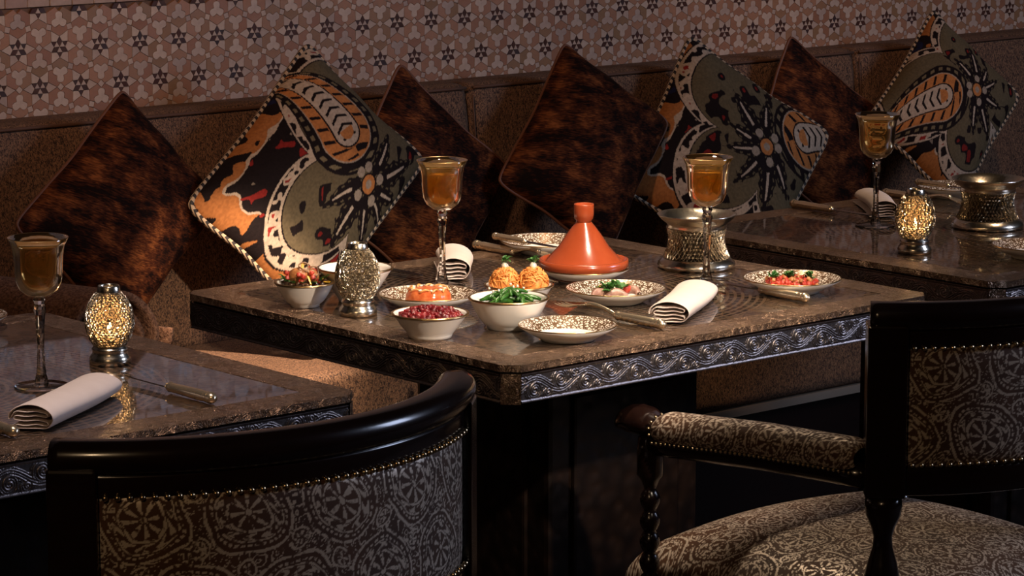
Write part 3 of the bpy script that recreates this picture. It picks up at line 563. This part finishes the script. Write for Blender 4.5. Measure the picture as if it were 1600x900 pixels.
goblet(-.600, .335, 'amber crystal goblet on the left table beside the folded napkin', 0); goblet(.371, .605, 'amber crystal goblet of drink in front of the leftmost paisley cushion', .192); goblet(.739, .336, 'amber crystal goblet of drink in front of the ice bucket', .192); goblet(1.434, .577, 'amber crystal goblet on the right table beside the lantern', 0)
# lanterns and ice buckets: pierced metal is a real lattice
def lattice(name, prof, seg, th, jit=.25, seed=1):
    rnd = np.random.default_rng(seed); zz = np.array([p[1] for p in prof]); rr = np.array([p[0] for p in prof]); s = np.concatenate([[0], np.cumsum(np.hypot(np.diff(zz), np.diff(rr)))]); step = 2*PI*rr.mean()/seg*.86; nr = int(s[-1]/step); q = np.linspace(0, s[-1], nr); Z, R = np.interp(q, s, zz), np.interp(q, s, rr)
    v, f = [], []
    for i in range(nr):
        for j in range(seg):
            jj = 0 if i in (0, nr-1) else 1; a = (j+.5*(i % 2)+jj*rnd.uniform(-jit, jit))*2*PI/seg; v.append((R[i]*math.cos(a), R[i]*math.sin(a), Z[i]+jj*rnd.uniform(-jit, jit)*step))
    for i in range(nr-1):
        for j in range(seg):
            a, b_, c, d = i*seg+j, i*seg+(j+1) % seg, (i+1)*seg+j, (i+1)*seg+(j+1) % seg
            f += [(a, b_, d), (a, d, c)] if i % 2 else [(a, b_, c), (b_, d, c)]
    return pymesh(name, v, f), th
EGG = [(.0235, .031), (.0295, .042), (.0340, .055), (.0357, .068), (.0345, .082), (.0305, .096), (.0245, .108), (.0172, .117)]
def lantern(x, y, label, lit, sd):
    t = empty('pierced_lantern', (x, y, TZ), label=label, cat='lantern', group='egg-shaped pierced metal lanterns'); t.scale = (1, 1, .92)
    link('base', lathe('base', [(0, 0), (.031, 0), (.0312, .008), (.0295, .013), (.0265, .017), (.0262, .022), (.0275, .024), (.0262, .0265), (.0245, .028), (.0240, .032), (.021, .032), (0, .030)], 48), SILVER, t)
    me, th = lattice('pierced_shell', EGG, 36, .0034, .30, sd); o = link('pierced_shell', me, SILVER, t, smooth=False); wf = o.modifiers.new('pierced', 'WIREFRAME'); wf.thickness = th; wf.use_even_offset = False
    link('collar', lathe('collar', [(.0178, .1155), (.0176, .119), (.0162, .127), (.0152, .1285), (.0140, .127), (.0150, .118)], 40, cap=False), SILVER, t)
    if lit:
        c = empty('tealight_candle', (x, y, TZ+.0325), label='burning tealight inside '+lit, cat='candle', group='tealights inside the lanterns')
        link('wax', lathe('wax', [(0, 0), (.014, 0), (.014, .012), (0, .012)], 24), WAX, c); link('flame', lathe('flame', [(0, .0135), (.003, .017), (.0036, .021), (.002, .027), (0, .033)], 14), FLAME, c)
        l = bpy.data.lights.new('candle_light', 'POINT'); l.energy = .35; l.color = (1, .6, .28); l.shadow_soft_size = .004; lo = bpy.data.objects.new('candle_light', l); COL.objects.link(lo); lo.location = (x, y, TZ+.068)
lantern(-.430, .415, 'lit pierced metal lantern on the left table behind the napkin', 'the left table lantern', 1); lantern(.095, .487, 'unlit pierced metal lantern among the bowls on the middle table', None, 2); lantern(1.248, .312, 'lit pierced metal lantern on the right table', 'the right table lantern', 3)
def bucket(x, y, label, sd):
    t = empty('ice_bucket', (x, y, TZ), label=label, cat='ice bucket', group='pierced silver ice buckets')
    link('foot_ring', lathe('foot_ring', [(.050, 0), (.068, 0), (.0695, .004), (.068, .010), (.0625, .015), (.059, .0185), (.056, .0185), (.050, .003)], 64, cap=False), SILVER, t)
    me, th = lattice('pierced_wall', [(.0585, .018), (.0535, .028), (.0495, .040), (.0480, .052), (.0490, .062), (.0520, .071)], 50, .0034, .2, sd); o = link('pierced_wall', me, SILVER, t, smooth=False); wf = o.modifiers.new('pierced', 'WIREFRAME'); wf.thickness = th; wf.use_even_offset = False
    link('flared_rim', lathe('flared_rim', [(.0515, .0695), (.0535, .0735), (.0520, .0765), (.0560, .081), (.0640, .087), (.0695, .0935), (.0705, .0955), (.0690, .0955), (.0620, .0885), (.0530, .082), (.0490, .0765), (.0490, .0705)], 64, cap=False), SILVER, t)
    link('liner', lathe('liner', [(0, .006), (.043, .006), (.0445, .03), (.0445, .055), (.0465, .078), (.0445, .079), (.0425, .055), (.041, .010), (0, .010)], 40), LINER, t)
bucket(.838, .462, 'pierced silver ice bucket at the back of the middle table', 4); bucket(1.585, .425, 'pierced silver ice bucket on the right table', 5)
# napkins: folded linen, sheet layers seen at the end
def napkin(x, y, rz, length, label, wide=.056, high=.030):
    pts = []
    lay = 4
    for i in range(lay):      # serpentine inner folds
        z = .008+i*(high-.012)/lay; xs = np.linspace(-wide*.36, wide*.36, 8); xs = xs if i % 2 == 0 else xs[::-1]; pts += [(q, z+.001*math.sin(q*200)) for q in xs]
    top = [(wide*.47*math.cos(a), high*.52+high*.47*math.sin(a)) for a in np.linspace(-.1*PI if lay % 2 else 1.1*PI, 1.15*PI if lay % 2 else -.15*PI, 22)]
    pts += top; ex = top[-1][0]; pts += [(q, .0035) for q in np.linspace(ex*.8, -ex*.9, 8)]+[(-ex*1.15, .003), (-ex*1.30, .0022)]
    pts = np.array(pts); n = 22; tt = np.linspace(-.5, .5, n); V = np.zeros((n, len(pts), 3))
    V[..., 0] = pts[None, :, 0]*(1+.05*np.sin(tt*5))[:, None]+(.004*np.sin(tt*4+1))[:, None]; V[..., 1] = (tt*length)[:, None]+.0025*np.sin(pts[None, :, 0]*90+pts[None, :, 1]*60); V[..., 2] = pts[None, :, 1]*(1-.16*(tt+.5)**2)[:, None]
    V[..., 2] = np.maximum(V[..., 2], .0016)
    o = link('folded_napkin', gridmesh('napkin', V), LINEN, None, (x, y, TZ), (0, 0, rz), label=label, cat='napkin', group='folded linen napkins')
    s = o.modifiers.new('cloth', 'SOLIDIFY'); s.thickness = .0019; s.offset = 0; s2 = o.modifiers.new('smooth', 'SUBSURF'); s2.levels = s2.render_levels = 1
nz = math.atan2(.21, .315)-PI/2
napkin(.520, .165, R_(-54), .25, 'folded cream napkin at the front edge of the middle table', .072, .036); napkin(-.665, .165, R_(-54), .25, 'folded cream napkin on the left table under the goblet', .070, .036)
napkin(.480, .705, R_(-38), .20, 'folded cream napkin beside the goblet at the back of the middle table', .062, .040); napkin(1.590, .715, R_(-38), .22, 'folded cream napkin behind the goblet on the right table', .058, .034)
# cutlery (runs along Y; local +y points to the blade or the tines)
HND = lathe('handle', [(0, -.001), (.0042, 0), (.0062, .004), (.0066, .009), (.0058, .0125), (.0062, .015), (.0068, .020), (.0058, .090), (.0054, .096), (.0064, .099), (.0052, .102), (.0040, .106), (0, .107)], 16)
def lay(me): return place(me, Matrix.Rotation(-PI/2, 4, 'X'))
HND = place(HND, Matrix.Diagonal((1.2, 1.2, 1, 1))); HND = lay(HND); KNOB = lay(lathe('knob', [(0, -.0095), (.0055, -.008), (.0088, -.001), (.0082, .004), (.0055, .008)], 16))
bl = [(-.0055, .104), (.0055, .104), (.0085, .122), (.0085, .185), (.004, .206), (-.0035, .212), (-.0065, .18)]; BL = prism('blade', bl, -.0009, .0009)
def knife(x, y, rz, label, small=1, z=.0085, tilt=0):
    t = empty('table_knife', (x, y, TZ+z), rz, label=label, cat='knife', group='silver-handled knives'); t.scale = (small,)*3; t.rotation_euler = (tilt, 0, rz)
    link('handle', HND, CUTLERY, t); link('end_knob', KNOB, CUTLERY, t); link('blade', BL, BLADE, t, (0, 0, 0), smooth=False)
def fork(x, y, rz, label):
    t = empty('table_fork', (x, y, TZ+.0085), rz, label=label, cat='fork', group='silver-handled forks'); link('handle', HND, CUTLERY, t); link('end_knob', KNOB, CUTLERY, t)
    q = np.linspace(0, 1, 12); zc = lambda s: .010*np.sin(s*PI)-.004*s
    link('neck', tube('neck', [(0, .104+.07*s, .010*math.sin(s*PI*.7)) for s in q], np.interp(q, [0, .5, 1], [.0042, .0030, .0050]), 8), CUTLERY, t)
    hd = np.zeros((8, 7, 3)); ss = np.linspace(0, 1, 8); ww = np.interp(ss, [0, .4, 1], [.004, .011, .0125]); hd[..., 0] = ww[:, None]*np.linspace(-1, 1, 7)[None]; hd[..., 1] = (.170+.03*ss)[:, None]; hd[..., 2] = (.0085-.006*ss)[:, None]-.0015*(1-np.linspace(-1, 1, 7)[None]**2)
    h = link('head', gridmesh('head', hd), CUTLERY, t); s = h.modifiers.new('t', 'SOLIDIFY'); s.thickness = .0014
    for k in range(4): link('tine', tube('tine', [(-.0108+.0072*k, .198+.042*s, .0025-.0045*math.sin(s*PI*.5)+.004*s*s) for s in q], np.interp(q, [0, 1], [.0016, .0008]), 6), CUTLERY, t)
knife(.722, .086, 0, 'silver-handled knife between the napkin and the right corner plate'); fork(.376, .070, 0, 'silver-handled fork between the empty plate and the front napkin'); knife(-.484, .080, 0, 'silver-handled knife on the left table right of the napkin'); fork(-.806, .078, 0, 'silver-handled fork cut by the left photo edge')
fork(.668, .865, PI, 'silver-handled fork behind the shredded carrot bowl'); knife(.381, .880, PI, 'silver-handled knife with its blade behind the goblet stem on the middle table', 1); knife(.668, .812, PI, 'small silver butter knife resting across the plate behind the tagine', .80, .031)
knife(1.487, .845, PI, 'silver-handled knife at the back left of the right table', 1); knife(1.792, .785, PI, 'small silver butter knife resting on the plate at the back of the right table', .80, .031); fork(1.826, .795, PI, 'silver-handled fork beside the back plate of the right table') if False else fork(1.745, .830, PI, 'silver-handled fork behind the right table lantern')
# ------------------------------------------------------------ food
def at(x, y, z): return (x, y, TZ+z)
def heap(name, shapes, m, loc, label, cat, kind=None, **k): return link(name, joinmesh(name, *shapes), m, None, loc, label=label, cat=cat, kind=kind, **k)
def leafmesh(L=.016, Wd=.006): return pymesh('leaf', [(0, 0, 0), (-Wd*.6, L*.3, .002), (0, L*.35, -.001), (Wd*.6, L*.3, .002), (-Wd*.5, L*.7, .002), (0, L*.7, 0), (Wd*.5, L*.7, .002), (0, L, -.002)], [(0, 2, 1), (0, 3, 2), (1, 2, 5, 4), (2, 3, 6, 5), (4, 5, 7), (5, 6, 7)])
def sprig(n, L=.014): return [place(leafmesh(L, L*.5), TR(random.uniform(-.003, .003), random.uniform(-.003, .003), random.uniform(0, .006), random.uniform(0, 6.3), random.uniform(.1, 1.1))) for _ in range(n)]
# beetroot
cube = boxmesh('c', -.0035, .0035, -.0035, .0035, -.0035, .0035, .0008, 1); sh = []
for _ in range(210):
    a, r = random.uniform(0, 6.28), .046*math.sqrt(random.random()); h = .032+.013*(1-(r/.050)**2)*random.uniform(.5, 1.1); sh.append(place(cube, TR(r*math.cos(a), r*math.sin(a), h, random.uniform(0, 3), random.uniform(0, 3), 0, random.uniform(.8, 1.4))))
sh.append(lathe('u', [(0, .008), (.030, .010), (.043, .027), (.03, .034), (0, .037)], 24)); heap('diced_beetroot', sh, F_BEET, at(.063, .263, 0), 'dark red diced beetroot heaped in the low white bowl', 'beetroot', 'stuff')
# green beans, each one a thing; a bed of chopped beans carries them
heap('chopped_beans', [lathe('u', [(0, .008), (.036, .012), (.052, .036), (.03, .043), (0, .046)], 24)], F_BEAN, at(.206, .241, 0), 'bed of chopped green beans filling the white bowl', 'beans', 'stuff')
for i in range(26):
    a = random.uniform(0, 6.28); r = random.uniform(0, .032); L = random.uniform(.034, .054); q = np.linspace(-.5, .5, 9); cu = random.uniform(-.012, .012); rz = random.uniform(0, 3.14); cx, cy = r*math.cos(a), r*math.sin(a); zz = .048+.018*(1-r/.032)*random.uniform(.3, 1)
    pts = [(cx+math.cos(rz)*L*s-math.sin(rz)*cu*(4*s*s), cy+math.sin(rz)*L*s+math.cos(rz)*cu*4*s*s, -.010*4*s*s*.5) for s in q]
    link('green_bean', tube('bean', pts, 0.0040*np.sin(np.clip(q+.5, .06, .94)*PI)**.35, 8), F_BEAN, None, at(.206, .241, zz), label='glossy green bean lying in the white bean bowl', cat='green bean', group='green beans in the white bowl')
heap('onion_bits', [place(blob('o', .0024, 1, .2), TR(random.uniform(-.03, .03), random.uniform(-.03, .03), .063+random.uniform(-.008, .004))) for _ in range(12)], F_CREAM, at(.206, .241, 0), 'pale chopped onion scattered over the green beans', 'onion', 'stuff')
# carrot mounds
for i, (dx, dy, lb) in enumerate(((-.018, .014, 'left mound of shredded carrot topped with cheese and herb'), (.020, -.013, 'right mound of shredded carrot topped with cheese and herb'))):
    t = empty('carrot_mound', at(.344+dx, .375+dy, .016), label=lb, cat='carrot', group='shredded carrot mounds'); t.scale = (1.05, 1.05, 1.1)
    sh = [blob('m', .0235, 3, .07, (1, 1, 1.15))]; sh[0].transform(Matrix.Translation((0, 0, .016)))
    for _ in range(150):
        a, b_ = random.uniform(0, 6.28), random.uniform(.05, 1.5); d = Vector((math.cos(a)*math.sin(b_), math.sin(a)*math.sin(b_), math.cos(b_)*1.15)); p = Vector((0, 0, .016))+d*.0236; tn = d.cross(Vector((random.uniform(-1, 1), random.uniform(-1, 1), random.uniform(-1, 1)))).normalized()*random.uniform(.005, .010)
        sh.append(tube('s', [p-tn-d*.001, p+d*.002, p+tn-d*.001], .0011, 5))
    link('shreds', joinmesh('shreds', *sh), F_CARROT, t); link('cheese', blob('ch', .006, 2, .15), F_CREAM, t, (0, 0, .046)); link('herb', joinmesh('h', *sprig(9, .012)), F_HERB, t, (0, 0, .049))
# orange dome
t = empty('moulded_dome', at(.226, .466, .0046), label='orange tomato dome garnished with nuts on a filigree plate', cat='food')
link('dome', lathe('dome', [(0, 0), (.036, 0), (.0385, .008), (.037, .018), (.032, .024), (.022, .027), (.012, .0265), (0, .025)], 48), F_ASPIC, t)
link('garnish', joinmesh('g', *[place(blob('n', .0035, 1, .2, (1.5, 1, .6)), TR(.026*math.cos(a), .026*math.sin(a), .0265, a)) for a in np.arange(0, 6.2, .7)]), F_CREAM, t, kind='stuff')
link('peel_strips', joinmesh('g', *[tube('t', [(.034*math.cos(a+s*.5)*(1-.25*s), .034*math.sin(a+s*.5)*(1-.25*s), .0245+.004*math.sin(s*3)) for s in np.linspace(0, 1, 6)], .0016, 5) for a in np.arange(0, 6.2, .6)]), F_ORANGE, t, kind='stuff')
# chicken salad bowl
B1 = (.077, .606)
heap('salad_bed', [lathe('u', [(0, .008), (.026, .012), (.042, .032), (.03, .040), (0, .043)], 24)]+[place(blob('b', .006, 1, .25), TR(.034*math.cos(a), .034*math.sin(a), .038+random.uniform(-.003, .004))) for a in np.arange(0, 6.2, .42)], F_OLIVE, at(*B1, 0), 'dark dressed salad bed in the leftmost small bowl', 'salad', 'stuff')
for dx, dy, dz, r, lb in ((-.010, .004, .050, .016, 'larger browned chicken piece on the salad in the small bowl'), (.012, -.004, .048, .013, 'smaller browned chicken piece on the salad, toward the lantern')): link('chicken_piece', blob('ck', r, 2, .12), F_CHIC, None, at(B1[0]+dx, B1[1]+dy, dz), label=lb, cat='chicken')
for i, (dx, dy, dz, rz, ry) in enumerate(((-.006, -.022, .046, .4, 1.0), (.030, -.018, .042, 1.2, .4), (.022, -.030, .041, 2.0, .2), (-.004, .000, .064, 0, 1.3))): link('yellow_pepper_strip', boxmesh('y', -.003, .003, -.009, .009, -.0012, .0012, .001, 1), F_YEL, None, at(B1[0]+dx, B1[1]+dy, dz), (ry, .3, rz), label='bright yellow pepper strip on the salad in the small bowl', cat='pepper', group='yellow pepper strips in the small bowl')
heap('red_pepper_dice', [place(cube, TR(random.uniform(-.03, .03), random.uniform(-.03, .03), .046+random.uniform(-.003, .012), random.uniform(0, 3), .5)) for _ in range(26)], F_RED, at(*B1, 0), 'red pepper dice scattered through the small bowl salad', 'pepper', 'stuff')
heap('salad_leaves', [place(leafmesh(.018, .010), TR(.030*math.cos(a), .030*math.sin(a), .042, a-PI/2, random.uniform(.2, .9))) for a in np.arange(0, 6.2, .5)], F_HERB, at(*B1, 0), 'green salad leaves around the chicken in the small bowl', 'leaves', 'stuff')
for i, (dx, dy, dz) in enumerate(((-.004, -.004, .066), (.008, .004, .061), (.010, -.012, .058))):
    link('fried_onion_ring', tube('o', [(.0085*math.cos(a), .0085*math.sin(a), .0025*math.sin(2*a)) for a in np.arange(0, 6.2, .35)], .0013, 6, True), F_ONION, None, at(B1[0]+dx, B1[1]+dy, dz), (random.uniform(.3, 1.2), random.uniform(-.5, .5), 0), label='crisp onion ring on top of the small chicken salad', cat='onion ring', group='onion rings on the chicken salad')
heap('pink_dip', [lathe('u', [(0, .008), (.028, .012), (.041, .036), (.035, .040), (.012, .043), (0, .042)], 32)]+[place(blob('p', .005, 1, .2), TR(random.uniform(-.025, .025), random.uniform(-.025, .025), .042)) for _ in range(14)], F_PINK, at(.171, .591, 0), 'pale pink dip in the deep bowl behind the lantern', 'dip')
# braised meat plate
PX, PY = .492, .300
for i, (dx, dy, rz, L, lb) in enumerate(((-.030, .000, .7, .040, 'leftmost curl of braised meat on the herb-topped plate'), (-.012, -.016, .3, .034, 'front curl of braised meat under the herb leaves'), (.004, .010, 1.4, .032, 'rear curl of braised meat beneath the herbs'), (.022, -.012, -.4, .030, 'rightmost curl of braised meat near the olive'))):
    q = np.linspace(-1, 1, 10); link('braised_meat', tube('m', [(L*.5*s, .010*(1-s*s), .003+.006*(1-s*s)) for s in q], .0075*np.sin(np.clip((q+1)/2, .08, .92)*PI)**.4, 10), F_SQUID, None, at(PX+dx, PY+dy, .009), (0, 0, rz-.8), label=lb, cat='meat')
heap('parsley_garnish', [place(m_, TR(random.uniform(-.020, .016), random.uniform(-.010, .012), .018)) for _ in range(7) for m_ in sprig(4, .017)], F_HERB, at(PX, PY, 0), 'green parsley garnish on the braised meat', 'herbs', 'stuff')
link('red_radish_slice', blob('r', .008, 2, .08, (1, .7, 1)), F_RED, None, at(PX+.020, PY-.006, .020), label='dark red radish piece beside the parsley', cat='radish'); link('black_olive', blob('r', .0042, 2, .03), F_OLIVE, None, at(PX+.028, PY-.028, .0125), label='small dark olive at the right of the braised meat', cat='olive'); link('lemon_wedge', blob('y', .006, 2, .08, (1, .7, 1)), F_YEL, None, at(PX-.016, PY+.018, .022), label='small yellow lemon piece behind the parsley', cat='lemon')
# orange slices and tomato
PX, PY = .786, .177
for i in range(7):
    a = -2.3+i*.62; link('orange_slice', prism('os', [(.016*math.cos(b_), .016*math.sin(b_)) for b_ in np.linspace(0, 2*PI, 16, endpoint=False)], -.0022, .0022), F_ORANGE, None, at(PX+.030*math.cos(a), PY+.030*math.sin(a), .0095), (.16*math.sin(a), -.16*math.cos(a), 0), smooth=False, label='thin orange slice at the bottom of the tomato-topped plate', cat='orange slice', group='orange slices on the right corner plate')
sh = []
for _ in range(120): a, r = random.uniform(0, 6.28), .042*math.sqrt(random.random()); sh.append(place(cube, TR(r*math.cos(a), r*math.sin(a), .014+.012*random.random()*(1-r/.06), random.uniform(0, 3), random.uniform(0, 3))))
heap('diced_tomato', sh, F_RED, at(PX, PY, 0), 'diced tomato topping on the orange slices', 'tomato', 'stuff')
heap('diced_onion', [place(cube, TR(random.uniform(-.035, .035), random.uniform(-.035, .035), .020+random.uniform(-.003, .005), random.uniform(0, 3), .6, 0, .8)) for _ in range(40)], F_CHIC, at(PX, PY, 0), 'browned onion bits among the diced tomato', 'onion', 'stuff')
for i, (dx, dy, lb) in enumerate(((-.026, .020, 'leftmost dill sprig on the diced tomato'), (-.002, .004, 'middle dill sprig on the diced tomato'), (.020, -.022, 'rightmost dill sprig on the diced tomato'))): heap('dill_sprig', sprig(14, .012), F_HERB, at(PX+dx, PY+dy, .022), lb, 'herb')
